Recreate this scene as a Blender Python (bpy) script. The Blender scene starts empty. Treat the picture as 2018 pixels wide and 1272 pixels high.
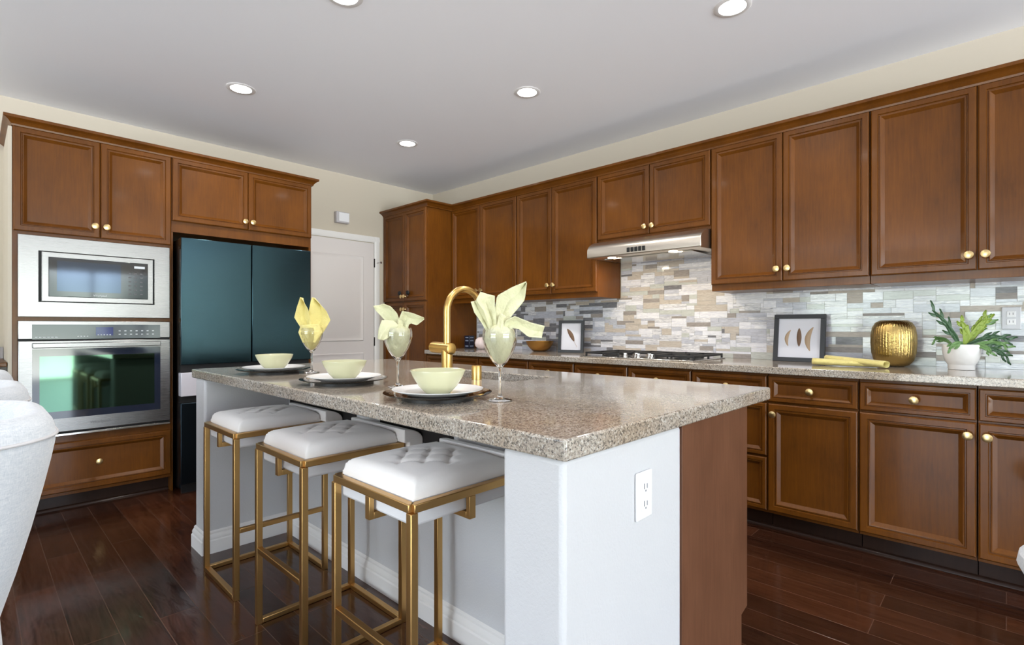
import bpy, bmesh, math, random
from math import sin, cos, pi, radians
from mathutils import Vector, Matrix
random.seed(7)
SC = bpy.context.scene
COL = SC.collection

# ---------------------------------------------------------------- camera, world, light, exposure
HZ, VY, VX = 645.0, -58.4, 1983.2                       # horizon row and the two vanishing points of the 2018x1272 photo
FPX = math.sqrt((1009 - VY) * (VX - 1009))
YAW = math.atan2(1009 - VY, FPX)
CAMH = 1.131
cd = bpy.data.cameras.new('camera'); cam = bpy.data.objects.new('camera', cd); COL.objects.link(cam)
cam.location = (0, 0, CAMH); cam.rotation_euler = (pi / 2, 0, -YAW)
cd.sensor_width = 36; cd.lens = FPX / 2018 * 36; cd.shift_y = (HZ - 636) / 2018; cd.clip_start = 0.05
SC.camera = cam
SC.view_settings.view_transform = 'Standard'; SC.view_settings.look = 'None'
SC.view_settings.exposure = 0.24; SC.view_settings.gamma = 1.0; SC.view_settings.use_curve_mapping = False

W = bpy.data.worlds.new('sky'); SC.world = W; W.use_nodes = True
_wt = W.node_tree; bg = _wt.nodes['Background']; bg.inputs[1].default_value = 21.0
# overcast sky above the horizon, ground below it brightened to up-light the ceiling
_tc = _wt.nodes.new('ShaderNodeTexCoord'); _sx = _wt.nodes.new('ShaderNodeSeparateXYZ'); _wt.links.new(_tc.outputs['Generated'], _sx.inputs[0])
_mr = _wt.nodes.new('ShaderNodeMapRange'); _mr.inputs[1].default_value = -1; _mr.inputs[2].default_value = 1; _wt.links.new(_sx.outputs[2], _mr.inputs[0])
_cr = _wt.nodes.new('ShaderNodeValToRGB'); _el = _cr.color_ramp.elements
for _p, _c in ((0.0, (1.02,1.10,1.20)), (.42, (1.02,1.09,1.17)), (.475, (.54,.57,.52)), (.497, (.22,.27,.22)), (.505, (.15,.18,.15)), (.535, (.18,.21,.21)), (.56, (.42,.47,.54)), (.62, (.42,.48,.56)), (1.0, (.20,.25,.32))):
    _e = _el.new(_p) if _p not in (0.0, 1.0) else _el[0 if _p == 0 else len(_el) - 1]; _e.color = _c + (1,)
_wt.links.new(_mr.outputs[0], _cr.inputs[0]); # planting along the horizon: light and dark foliage
_mp = _wt.nodes.new('ShaderNodeMapping'); _mp.inputs['Scale'].default_value = (1, 1, .5); _wt.links.new(_tc.outputs['Generated'], _mp.inputs[0])
_nz = _wt.nodes.new('ShaderNodeTexNoise'); _nz.inputs['Scale'].default_value = 14; _nz.inputs['Detail'].default_value = 3; _wt.links.new(_mp.outputs[0], _nz.inputs['Vector'])
_nr = _wt.nodes.new('ShaderNodeMapRange'); _nr.inputs[1].default_value = .35; _nr.inputs[2].default_value = .65; _nr.inputs[3].default_value = .35; _nr.inputs[4].default_value = 1.8; _wt.links.new(_nz.outputs[0], _nr.inputs[0])
_bd = _wt.nodes.new('ShaderNodeValToRGB'); _be = _bd.color_ramp.elements; _be[0].position = .47; _be[0].color = (0,0,0,1); _be[1].position = .56; _be[1].color = (0,0,0,1)
_e = _be.new(.49); _e.color = (1,1,1,1); _e = _be.new(.54); _e.color = (1,1,1,1); _wt.links.new(_mr.outputs[0], _bd.inputs[0])
_mk = _wt.nodes.new('ShaderNodeMix'); _mk.data_type = 'FLOAT'; _wt.links.new(_bd.outputs[0], _mk.inputs[0]); _mk.inputs[2].default_value = 1.0; _wt.links.new(_nr.outputs[0], _mk.inputs[3])
# ground glow dimmed to the west to keep light off the right wall
_wx = _wt.nodes.new('ShaderNodeMapRange'); _wx.inputs[1].default_value = -.9; _wx.inputs[2].default_value = -.3; _wx.inputs[3].default_value = .5; _wx.inputs[4].default_value = 1.0; _wt.links.new(_sx.outputs[0], _wx.inputs[0])
_wz = _wt.nodes.new('ShaderNodeMapRange'); _wz.inputs[1].default_value = -.05; _wz.inputs[2].default_value = .05; _wt.links.new(_sx.outputs[2], _wz.inputs[0])
_wm = _wt.nodes.new('ShaderNodeMix'); _wm.data_type = 'FLOAT'; _wt.links.new(_wz.outputs[0], _wm.inputs[0]); _wt.links.new(_wx.outputs[0], _wm.inputs[2]); _wm.inputs[3].default_value = 1.0
_wp = _wt.nodes.new('ShaderNodeMath'); _wp.operation = 'MULTIPLY'; _wt.links.new(_wm.outputs[0], _wp.inputs[0]); _wt.links.new(_mk.outputs[0], _wp.inputs[1])
_vm = _wt.nodes.new('ShaderNodeVectorMath'); _vm.operation = 'SCALE'; _wt.links.new(_cr.outputs[0], _vm.inputs[0]); _wt.links.new(_wp.outputs[0], _vm.inputs['Scale']); _wt.links.new(_vm.outputs[0], bg.inputs[0])

def area_light(name, loc, rot, sx, sy, power, color=(1, 1, 1), portal=False, shape='RECTANGLE', spread=None):
    l = bpy.data.lights.new(name, 'AREA'); l.shape = shape; l.size = sx
    if shape in ('RECTANGLE', 'ELLIPSE'): l.size_y = sy
    l.energy = power; l.color = color
    if spread is not None: l.spread = spread
    if portal: l.cycles.is_portal = True
    o = bpy.data.objects.new(name, l); COL.objects.link(o); o.location = loc; o.rotation_euler = rot
    return o
# daylight comes through the two glazed openings behind the photographer
area_light('daylight_portal', (0.4, -6.48, 1.2), (pi / 2, 0, 0), 6.0, 2.4, 1, portal=True)
area_light('daylight_portal', (-5.98, 1.2, 1.2), (pi / 2, 0, -pi / 2), 4.4, 2.4, 1, portal=True)

# ---------------------------------------------------------------- mesh helpers
class G:
    """collects geometry; f faces carry a material slot"""
    def __init__(s): s.v = []; s.f = []; s.m = []
    def add(s, vs, fs, m=0):
        b = len(s.v); s.v += [tuple(v) for v in vs]
        for f in fs: s.f.append([b + i for i in f]); s.m.append(m)
        return s
    def box(s, x0, y0, z0, x1, y1, z1, m=0):
        x0, x1 = sorted((x0, x1)); y0, y1 = sorted((y0, y1)); z0, z1 = sorted((z0, z1))
        return s.add([(x0,y0,z0),(x1,y0,z0),(x1,y1,z0),(x0,y1,z0),(x0,y0,z1),(x1,y0,z1),(x1,y1,z1),(x0,y1,z1)],
                     [(0,3,2,1),(4,5,6,7),(0,1,5,4),(1,2,6,5),(2,3,7,6),(3,0,4,7)], m)
    def lathe(s, prof, c=(0,0,0), n=32, m=0, axis=None, mod=None):
        """prof: list of (r, h); axis: unit vector (default +Z)"""
        A = Vector(axis or (0,0,1)).normalized(); U = A.orthogonal().normalized(); V = A.cross(U); c = Vector(c)
        if axis is None: U, V = Vector((1,0,0)), Vector((0,1,0))
        vs = []; fs = []; rings = []
        for k, (r, h) in enumerate(prof):
            if r < 1e-6: rings.append([len(vs)]); vs.append(c + A * h)
            else:
                ids = []
                for i in range(n):
                    t = 2 * pi * i / n; rr = r * (mod(t, h) if mod else 1)
                    ids.append(len(vs)); vs.append(c + A * h + U * rr * cos(t) + V * rr * sin(t))
                rings.append(ids)
        for a, b in zip(rings, rings[1:]):
            if len(a) == 1 and len(b) == 1: continue
            for i in range(n):
                j = (i + 1) % n
                if len(a) == 1: fs.append((a[0], b[j], b[i])) if False else fs.append((a[0], b[i], b[j]))
                elif len(b) == 1: fs.append((a[j], a[i], b[0]))
                else: fs.append((a[i], a[j], b[j], b[i]))
        return s.add(vs, fs, m)
    def tube(s, pts, r, n=12, m=0, cap=True):
        P = [Vector(p) for p in pts]; R = r if isinstance(r, (list, tuple)) else [r] * len(P)
        vs = []; fs = []; up = None
        for i, p in enumerate(P):
            d = (P[min(i+1, len(P)-1)] - P[max(i-1, 0)]).normalized()
            if up is None: up = d.orthogonal().normalized()
            up = (up - d * up.dot(d)).normalized(); w = d.cross(up)
            for k in range(n):
                t = 2 * pi * k / n; vs.append(p + (up * cos(t) + w * sin(t)) * R[i])
        for i in range(len(P) - 1):
            for k in range(n):
                j = (k + 1) % n; fs.append((i*n+k, i*n+j, (i+1)*n+j, (i+1)*n+k))
        if cap: fs.append(tuple(range(n))[::-1]); fs.append(tuple((len(P)-1)*n + k for k in range(n)))
        return s.add(vs, fs, m)
    def prism(s, poly, mp, w0, w1, m=0):
        """poly: (u,v) outline; mp(u,v,w) -> xyz"""
        n = len(poly); vs = [mp(u, v, w0) for u, v in poly] + [mp(u, v, w1) for u, v in poly]
        fs = [tuple(range(n))[::-1], tuple(range(n, 2*n))] + [(i, (i+1) % n, n + (i+1) % n, n + i) for i in range(n)]
        return s.add(vs, fs, m)
    def grid(s, fn, nu, nv, m=0, wrap=False):
        vs = [fn(i / nu, j / nv) for j in range(nv + 1) for i in range(nu + 1)]
        fs = [(j*(nu+1)+i, j*(nu+1)+i+1, (j+1)*(nu+1)+i+1, (j+1)*(nu+1)+i) for j in range(nv) for i in range(nu)]
        return s.add(vs, fs, m)
    def sweep(s, prof, path, m=0):
        """prof (out, z); path xy points, out = left of travel, mitred"""
        n = len(prof); vs = []; fs = []
        P = [Vector(p) for p in path]
        for i, p in enumerate(P):
            nn = []
            if i > 0: d = (p - P[i-1]).normalized(); nn.append(Vector((-d.y, d.x)))
            if i < len(P) - 1: d = (P[i+1] - p).normalized(); nn.append(Vector((-d.y, d.x)))
            mt = nn[0] if len(nn) == 1 else (nn[0] + nn[1]) / (1 + nn[0].dot(nn[1]))
            for o, z in prof: q = p + mt * o; vs.append((q.x, q.y, z))
        for i in range(len(P) - 1):
            for k in range(n):
                j = (k + 1) % n; fs.append((i*n+k, (i+1)*n+k, (i+1)*n+j, i*n+j))
        fs.append(tuple(range(n))); fs.append(tuple((len(P)-1)*n + k for k in range(n))[::-1])
        return s.add(vs, fs, m)

def worldloc(o):
    v = Vector((0,0,0))
    while o is not None: v += o.location; o = o.parent
    return v
def obj(name, g, mats, parent=None, world=True, bevel=0, seg=2, smooth=40, sub=0, solid=0, loc=None):
    """links a G as ONE mesh object. world: its coordinates are world ones (parents unrotated)"""
    me = bpy.data.meshes.new(name)
    off = Vector((0,0,0))
    if world:
        if parent is not None: off = worldloc(parent)
        if loc is not None: off = Vector(loc)
    me.from_pydata([tuple(Vector(v) - off) for v in g.v], [], g.f)
    for k in (mats if isinstance(mats, (list, tuple)) else [mats]): me.materials.append(k)
    me.polygons.foreach_set('material_index', g.m)
    b = bmesh.new(); b.from_mesh(me); bmesh.ops.recalc_face_normals(b, faces=b.faces[:]); b.to_mesh(me); b.free()
    if smooth:
        me.polygons.foreach_set('use_smooth', [True] * len(me.polygons)); me.set_sharp_from_angle(angle=radians(smooth))
    me.update()
    o = bpy.data.objects.new(name, me); COL.objects.link(o); o.parent = parent
    if loc is not None and parent is None: o.location = loc
    if solid:
        q = o.modifiers.new('solid', 'SOLIDIFY'); q.thickness = solid; q.offset = 0
    if bevel:
        q = o.modifiers.new('bevel', 'BEVEL'); q.width = bevel; q.segments = seg; q.limit_method = 'ANGLE'; q.angle_limit = radians(50); q.harden_normals = False
    if sub:
        q = o.modifiers.new('sub', 'SUBSURF'); q.levels = sub; q.render_levels = sub
    return o
def tag(o, label, cat, group=None):
    o['label'] = label; o['category'] = cat
    if group: o['group'] = group
    return o
def thing(name, label, cat, loc=(0,0,0), rz=0, group=None):
    o = bpy.data.objects.new(name, None); COL.objects.link(o); o.location = loc; o.rotation_euler = (0, 0, rz)
    o.empty_display_size = 0.1
    return tag(o, label, cat, group)
def single(name, g, mats, label, cat, loc=(0,0,0), group=None, **k):
    return tag(obj(name, g, mats, loc=loc, **k), label, cat, group)
def struct(name, g, mats, parent=None, **k):
    o = obj(name, g, mats, parent, **k)
    if parent is None: o['kind'] = 'structure'
    return o
def dup(root, loc, label, rz=None, group=None):
    r = root.copy(); COL.objects.link(r); r.location = loc; r['label'] = label
    if rz is not None: r.rotation_euler = (0, 0, rz)
    if group: r['group'] = group
    def kids(src, dst):
        for ch in list(src.children):
            c = ch.copy(); COL.objects.link(c); c.parent = dst; kids(ch, c)
    kids(root, r)
    return r

# ---------------------------------------------------------------- materials
def lin(c):
    return tuple(((x/255)/12.92 if x/255 <= .04045 else ((x/255+.055)/1.055)**2.4) for x in c)
def node(nt, t, **k):
    n = nt.nodes.new(t)
    for a, b in k.items(): setattr(n, a, b)
    return n
def base_mat(name):
    m = bpy.data.materials.new(name); m.use_nodes = True
    return m, m.node_tree, m.node_tree.nodes['Principled BSDF']
def setp(p, **k):
    names = dict(base='Base Color', rough='Roughness', metal='Metallic', ior='IOR', trans='Transmission Weight', coat='Coat Weight', coatr='Coat Roughness',
                 emit='Emission Color', es='Emission Strength', sheen='Sheen Weight', spec='Specular IOR Level', aniso='Anisotropic', sss='Subsurface Weight', alpha='Alpha')
    for a, b in k.items():
        if a in ('base', 'emit') and len(b) == 3: b = tuple(b) + (1,)
        p.inputs[names[a]].default_value = b
def mat(name, rgb, rough=.5, metal=0, bump=None, **k):
    m, nt, p = base_mat(name); setp(p, base=lin(rgb), rough=rough, metal=metal, **k)
    if bump:
        sc, st, dist = bump; add_bump(nt, p, sc, st, dist)
    return m
def coords(nt, scale=(1,1,1), rot=(0,0,0), kind='Object'):
    t = node(nt, 'ShaderNodeTexCoord'); mp = node(nt, 'ShaderNodeMapping'); mp.inputs['Scale'].default_value = scale; mp.inputs['Rotation'].default_value = rot
    nt.links.new(t.outputs[kind], mp.inputs[0]); return mp.outputs[0]
def noise(nt, vec, scale, detail=4, rough=.55, dist=0):
    n = node(nt, 'ShaderNodeTexNoise'); n.inputs['Scale'].default_value = scale; n.inputs['Detail'].default_value = detail; n.inputs['Roughness'].default_value = rough; n.inputs['Distortion'].default_value = dist
    nt.links.new(vec, n.inputs['Vector']); return n
def ramp(nt, fac, stops, mode='LINEAR'):
    r = node(nt, 'ShaderNodeValToRGB'); r.color_ramp.interpolation = mode
    el = r.color_ramp.elements
    while len(el) < len(stops): el.new(.5)
    for e, (p, c) in zip(el, stops): e.position = p; e.color = tuple(c) + (1,) if len(c) == 3 else c
    nt.links.new(fac, r.inputs[0]); return r.outputs[0]
def add_bump(nt, p, sc, st, dist, scale=(1,1,1)):
    n = noise(nt, coords(nt, scale), sc, 3); b = node(nt, 'ShaderNodeBump'); b.inputs['Strength'].default_value = st; b.inputs['Distance'].default_value = dist
    nt.links.new(n.outputs[0], b.inputs['Height']); nt.links.new(b.outputs[0], p.inputs['Normal'])
def mixrgb(nt, fac, a, b, mode='MIX'):
    n = node(nt, 'ShaderNodeMix', data_type='RGBA', blend_type=mode)
    for s, v in ((0, fac), (6, a), (7, b)):
        if hasattr(v, 'is_linked') or isinstance(v, bpy.types.NodeSocket): nt.links.new(v, n.inputs[s])
        else: n.inputs[s].default_value = v if s == 0 else (tuple(v) + (1,) if len(v) == 3 else v)
    return n.outputs[2]

def wood_mat(name, dark, light, rough=.4, grain=(34, 34, 2.2), coat=.22, spec=.16):
    m, nt, p = base_mat(name)
    n = noise(nt, coords(nt, grain), 3.0, 5, .6, .5)
    n2 = noise(nt, coords(nt, (1, 1, .6)), 5.0, 4)
    md = mixrgb(nt, .5, lin(dark), lin(light))
    c = ramp(nt, n2.outputs[0], [(.3, lin(dark)), (.7, lin(light))])
    c2 = ramp(nt, n.outputs[0], [(.25, lin(dark)), (.75, lin(light))])
    nt.links.new(mixrgb(nt, .45, c, c2), p.inputs['Base Color']); setp(p, rough=rough, coat=coat, coatr=.10, spec=spec)
    b = node(nt, 'ShaderNodeBump'); b.inputs['Strength'].default_value = .04; b.inputs['Distance'].default_value = .002
    nt.links.new(n.outputs[0], b.inputs['Height']); nt.links.new(b.outputs[0], p.inputs['Normal'])
    return m
def granite_mat(name):
    m, nt, p = base_mat(name)
    co = coords(nt)
    wob = noise(nt, co, 90, 3); mx = node(nt, 'ShaderNodeVectorMath', operation='MULTIPLY_ADD'); nt.links.new(wob.outputs['Color'], mx.inputs[0]); mx.inputs[1].default_value = (.006,)*3; nt.links.new(co, mx.inputs[2])
    v1 = node(nt, 'ShaderNodeTexVoronoi'); v1.inputs['Scale'].default_value = 250; nt.links.new(mx.outputs[0], v1.inputs['Vector'])
    sep = node(nt, 'ShaderNodeSeparateColor'); nt.links.new(v1.outputs['Color'], sep.inputs[0])
    c1 = ramp(nt, sep.outputs[0], [(0, lin((44,44,47))), (.09, lin((104,99,95))), (.22, lin((160,150,141))), (.42, lin((190,180,168))), (.70, lin((206,199,188))), (.90, lin((228,226,222)))], 'CONSTANT')
    v2 = node(nt, 'ShaderNodeTexVoronoi'); v2.inputs['Scale'].default_value = 520; nt.links.new(mx.outputs[0], v2.inputs['Vector'])
    sp2 = node(nt, 'ShaderNodeSeparateColor'); nt.links.new(v2.outputs['Color'], sp2.inputs[0])
    c2 = ramp(nt, sp2.outputs[1], [(0, lin((70,69,70))), (.15, lin((178,168,156))), (.5, lin((204,196,184)))], 'CONSTANT')
    big = noise(nt, co, 3.5, 4); tint = ramp(nt, big.outputs[0], [(.35, lin((218,208,196))), (.65, lin((234,234,234)))])
    c = mixrgb(nt, 1.0, mixrgb(nt, .4, c1, c2), tint, 'MULTIPLY')
    nt.links.new(c, p.inputs['Base Color']); setp(p, rough=.10, coat=.2, coatr=.04)
    return m
def floor_mat():
    m, nt, p = base_mat('hardwood_planks')
    co = coords(nt, (1,1,1), (0,0,pi/2))
    br = node(nt, 'ShaderNodeTexBrick', offset=.37, squash=1.0); nt.links.new(co, br.inputs['Vector'])
    for k, v in (('Scale', 1.0), ('Mortar Size', .0016), ('Mortar Smooth', .3), ('Bias', 0), ('Brick Width', 1.0), ('Row Height', .127)): br.inputs[k].default_value = v
    br.inputs['Color1'].default_value = (0,0,0,1); br.inputs['Color2'].default_value = (1,1,1,1); br.inputs['Mortar'].default_value = (.5,.5,.5,1)
    gr = noise(nt, coords(nt, (16, 1.1, 1)), 4, 6, .65, .8)
    c1 = ramp(nt, gr.outputs[0], [(.3, lin((27,15,10))), (.7, lin((58,32,21)))])
    c2 = ramp(nt, gr.outputs[0], [(.3, lin((46,24,15))), (.7, lin((88,49,31)))])
    c = mixrgb(nt, br.outputs['Color'], c1, c2)
    c = mixrgb(nt, br.outputs['Fac'], c, lin((88,64,52)))
    nt.links.new(c, p.inputs['Base Color'])
    wv = noise(nt, coords(nt, (3.0, .9, 1)), 5, 3, .5, .4)
    r = node(nt, 'ShaderNodeMapRange'); r.inputs[3].default_value = .10; r.inputs[4].default_value = .24; nt.links.new(gr.outputs[0], r.inputs[0]); nt.links.new(r.outputs[0], p.inputs['Roughness'])
    hm = node(nt, 'ShaderNodeMath', operation='MULTIPLY_ADD'); nt.links.new(br.outputs['Fac'], hm.inputs[0]); hm.inputs[1].default_value = -.6; nt.links.new(wv.outputs[0], hm.inputs[2])
    b = node(nt, 'ShaderNodeBump'); b.inputs['Strength'].default_value = .35; b.inputs['Distance'].default_value = .007
    nt.links.new(hm.outputs[0], b.inputs['Height']); nt.links.new(b.outputs[0], p.inputs['Normal']); setp(p, coat=.15, coatr=.08)
    return m
def steel_mat(name, rgb, rough=.27, stretch=(1,1,120)):
    m, nt, p = base_mat(name); setp(p, base=lin(rgb), rough=rough, metal=1)
    n = noise(nt, coords(nt, stretch), 8, 3); r = node(nt, 'ShaderNodeMapRange'); r.inputs[3].default_value = rough - .05; r.inputs[4].default_value = rough + .07
    nt.links.new(n.outputs[0], r.inputs[0]); nt.links.new(r.outputs[0], p.inputs['Roughness'])
    return m
def tile_mat(name, a, b, rough, streak=(6, 6, 40), metal=0, coat=.6):
    m, nt, p = base_mat(name)
    n = noise(nt, coords(nt, streak), 3, 5, .6, 1.2)
    nt.links.new(ramp(nt, n.outputs[0], [(.34, lin(a)), (.66, lin(b))]), p.inputs['Base Color']); setp(p, rough=rough, metal=metal, coat=coat, coatr=.06)
    return m

WOOD = wood_mat('maple_stain', (78,43,10), (114,66,15))
WOODE = wood_mat('maple_end_panel', (84,53,36), (114,76,55), rough=.45)
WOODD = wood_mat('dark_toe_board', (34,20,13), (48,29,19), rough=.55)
GRAN = granite_mat('speckled_granite')
FLOOR = floor_mat()
WALL = mat('cream_wall_paint', (198,188,171), .75, bump=(160, .10, .002))
CEIL = mat('ceiling_paint', (246,247,250), .85, bump=(120, .06, .002))
DRYW = mat('white_textured_drywall', (202,202,204), .6, bump=(150, .35, .003))
TRIMW = mat('white_trim_paint', (230,228,226), .38)
DOORW = mat('door_paint', (218,212,210), .42)
STEEL = steel_mat('brushed_stainless', (132,130,130))
STEELH = steel_mat('hood_stainless', (205,198,188), .3, (1,120,1))
BLACKG = mat('black_glass', (14,18,24), .05, ior=1.6)
OVENG = mat('tinted_oven_window', (66,90,76), .05, 1.0)
MWG = mat('grey_microwave_window', (62,68,78), .06, 1.0)
NAVYG = mat('dark_blue_glass_border', (26,34,52), .07, ior=1.6)
PANELG = mat('grey_control_glass', (70,76,86), .12)
FRIDGE = steel_mat('dark_teal_steel', (54,76,84), .17, (1,1,60))
FRIDGEL = steel_mat('charcoal_steel', (44,54,62), .3, (1,1,60))
FRIDGEW = mat('pale_glass_panel', (214,212,220), .12)
GASKET = mat('black_rubber', (10,10,12), .6)
GOLD = mat('satin_gold', (212,174,104), .3, 1)
GOLDS = mat('antique_gold_frame', (200,160,102), .34, 1)
BRASS = mat('pale_brass', (226,198,142), .3, 1)
VELV = mat('ivory_velvet', (242,238,235), .8, bump=(220, .12, .002), sheen=.5)
FABW = mat('stool_underside_fabric', (224,224,226), .8)
GLASS, _nt, _p = base_mat('clear_glass'); setp(_p, base=(1,1,1), rough=0, trans=1, ior=1.45)
NAPK = mat('pale_yellow_napkin', (216,202,128), .75, bump=(38, .7, .012), sheen=.2)
NAPKG = mat('pale_green_napkin', (206,204,166), .7, bump=(38, .7, .012), sheen=.2)
PLATE = mat('white_porcelain', (238,238,240), .12)
CELAD = mat('celadon_glaze', (196,194,160), .16)
DARK = mat('charger_shade', (22,18,16), .5)
GRATE = mat('cast_iron', (26,26,28), .5)
CHROME = mat('polished_steel', (214,212,208), .14, 1)
BLACKF = mat('black_frame', (26,27,32), .4)
MATB = mat('grey_white_mount', (214,214,222), .6)
POTW = mat('white_ceramic', (232,230,228), .25)
SOIL = mat('potting_soil', (48,36,26), .9)
PLUG = mat('white_plastic', (236,236,238), .35)
SLOT = mat('outlet_slot', (120,120,124), .5)
CHIME = mat('door_chime_plastic', (190,186,188), .4)
HINGE = mat('dark_bronze', (64,60,58), .4, .8)
LAMP, _nt, _p = base_mat('lamp_lens'); setp(_p, base=(1,1,1), emit=(1.0,.97,.92), es=14)
HLAMP, _nt, _p = base_mat('hood_lamp_lens'); setp(_p, base=(1,1,1), emit=(1.0,.82,.58), es=22)
DISP, _nt, _p = base_mat('blue_display'); setp(_p, base=lin((10,16,60)), emit=lin((20,34,110)), es=.6, rough=.1)
PRINT = mat('white_print', (206,210,216), .5)
PRINTD = mat('grey_print', (90,90,94), .5)
FABRIC, _nt, _p = base_mat('grey_linen')
_n = noise(_nt, coords(_nt, (1,1,8)), 60, 3); _n2 = noise(_nt, coords(_nt, (8,8,1)), 60, 3)
_nt.links.new(ramp(_nt, mixrgb(_nt, .5, _n.outputs[0], _n2.outputs[0]), [(.35, lin((188,194,202))), (.65, lin((218,220,224)))]), _p.inputs['Base Color']); setp(_p, rough=.85, sheen=.3)
PIPING = mat('fabric_piping', (206,204,206), .8)
LEGW = mat('washed_wood_leg', (176,158,146), .5)
NAVY = mat('navy_tin', (18,24,44), .35)
PINKW = mat('pale_pink_stoneware', (232,214,212), .5)
BOWLG = mat('hammered_gold', (196,150,84), .28, 1, bump=(90, .4, .003))
VASEG = mat('ribbed_gold', (186,158,98), .24, 1, bump=(110, .5, .004))

# ---------------------------------------------------------------- room shell
WX, WY, ZC = 3.69, 4.79, 2.66
X0, Y0 = -6.0, -6.5
struct('floor', G().box(X0, Y0, -.06, WX, WY, 0), FLOOR)
struct('ceiling', G().box(X0 - .1, Y0 - .1, ZC, WX + .1, WY + .1, ZC + .1), CEIL)
struct('wall_back', G().box(X0 - .1, WY, -.06, WX + .1, WY + .1, ZC), WALL)
struct('wall_right', G().box(WX, Y0, -.06, WX + .1, WY, ZC), WALL)
wa, wb, wt_ = -2.6, 3.4, 2.4
g = G(); g.box(X0, Y0 - .1, -.06, wa, Y0, ZC); g.box(wb, Y0 - .1, -.06, WX + .1, Y0, ZC); g.box(wa, Y0 - .1, wt_, wb, Y0, ZC)
struct('wall_front', g, WALL)
va, vb = -1.0, 3.4
g = G(); g.box(X0 - .1, Y0 - .1, -.06, X0, va, ZC); g.box(X0 - .1, vb, -.06, X0, WY, ZC); g.box(X0 - .1, va, wt_, X0, vb, ZC)
struct('wall_left', g, WALL)
g = G()
for x in (wa, -1.12, .37, 1.86, wb - .06): g.box(x, Y0 - .09, 0, x + .06, Y0 - .03, wt_)
g.box(wa, Y0 - .09, wt_ - .05, wb, Y0 - .03, wt_); g.box(wa, Y0 - .09, -.06, wb, Y0 - .03, .03)
struct('window_1', g, TRIMW)
g = G()
for y in (va, 1.2, vb - .06): g.box(X0 - .09, y, 0, X0 - .03, y + .06, wt_)
g.box(X0 - .09, va, wt_ - .05, X0 - .03, vb, wt_); g.box(X0 - .09, va, -.06, X0 - .03, vb, .03)
struct('window_2', g, TRIMW)

# door in the back wall
g = G(); DX0, DX1, DZ = 2.10, 2.912, 2.008
dr = struct('door_1', G().box(DX0, WY - .012, .01, DX1, WY - .002, DZ - .004), DOORW, bevel=.002)
def rect_loops(g, u0, v0, u1, v1, loops, mp, m=0, close=True):
    """concentric mitred rectangles: loops of (inset, w)"""
    L = []
    vs = []; fs = []
    for ins, w in loops:
        b = len(vs); vs += [mp(u0+ins, v0+ins, w), mp(u1-ins, v0+ins, w), mp(u1-ins, v1-ins, w), mp(u0+ins, v1-ins, w)]; L.append(b)
    for a, b in zip(L, L[1:]):
        for k in range(4): fs.append((a+k, a+(k+1) % 4, b+(k+1) % 4, b+k))
    if close: fs.append((L[0]+3, L[0]+2, L[0]+1, L[0]))
    fs.append((L[-1], L[-1]+1, L[-1]+2, L[-1]+3))
    g.add(vs, fs, m); return g
bk = lambda y: (lambda u, v, w: (u, y - w, v))       # maps onto a plane facing -Y
rt = lambda x: (lambda u, v, w: (x - w, -u, v))      # maps onto a plane facing -X (u = -y, to the right)
for z0, z1 in ((.99, 1.856), (.14, .87)):
    g = G(); rect_loops(g, DX0 + .12, z0, DX1 - .12, z1, [(0, 0), (0, .002), (.008, .009), (.022, .003), (.04, .003), (.06, .008)], bk(WY - .012), close=False)
    obj('panel', g, DOORW, dr)
g = G()
prof = [(0, 0), (.062, 0), (.062, .012), (.05, .016), (.02, .02), (.006, .014), (0, .012)]
g.prism(prof, lambda u, v, w: (DX1 + .006 + u, WY - v, w), 0, DZ + .066)
g.prism(prof, lambda u, v, w: (DX0 - .006 - u, WY - v, w), 0, DZ + .066)
g.prism(prof, lambda u, v, w: (w, WY - v, DZ + .004 + u), DX0 - .068, DX1 + .068)
struct('trim_1', g, TRIMW)
for z in (.98, 1.80): obj('hinge', G().box(DX1 - .001, WY - .016, z - .045, DX1 + .012, WY - .004, z + .045), HINGE, dr)
g = G(); g.lathe([(.004, 0), (.004, .07), (.012, .07), (.012, .082), (0, .082)], (DX1 + .03, WY - .021, 1.80), 10, axis=(0,-1,0)); obj('door_stop', g, CHROME, dr)
# chime on the wall over the door
t = thing('door_chime', 'small grey square chime box on the cream wall above the white door', 'chime', (2.545, WY, 2.215))
obj('housing', G().box(2.475, WY - .05, 2.16, 2.615, WY - .001, 2.27), CHIME, t, bevel=.006)
obj('cover', G().box(2.50, WY - .056, 2.175, 2.61, WY - .05, 2.262), PLUG, t, bevel=.003)

# ---------------------------------------------------------------- cabinet builders
DOORP = [(0, 0), (0, .014), (.006, .02), (.030, .02), (.033, .0135), (.038, .0135), (.040, .0175), (.044, .0165), (.060, .002)]
DRAWP = [(0, 0), (0, .014), (.005, .02), (.020, .02), (.022, .0135), (.026, .0135), (.028, .0175), (.031, .0165), (.045, .003)]
def knob(parent, mp, u, v, w=.02):
    c = Vector(mp(u, v, w)); ax = (Vector(mp(u, v, w + 1)) - c)
    g = G(); g.lathe([(0, 0), (.009, 0), (.007, .004), (.0055, .011), (.010, .016), (.018, .0185), (.0195, .022), (.0185, .026), (.011, .0285), (0, .029)], c, 14, axis=ax)
    return obj('knob', g, BRASS, parent, smooth=25)
def front(parent, name, mp, u0, v0, u1, v1, prof=DOORP, kn=None, mt=None):
    g = G(); rect_loops(g, u0, v0, u1, v1, prof, mp); o = obj(name, g, mt or WOOD, parent, smooth=20)
    for k in (kn or []): knob(o, mp, *k)
    return o
GAP = .003
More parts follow.
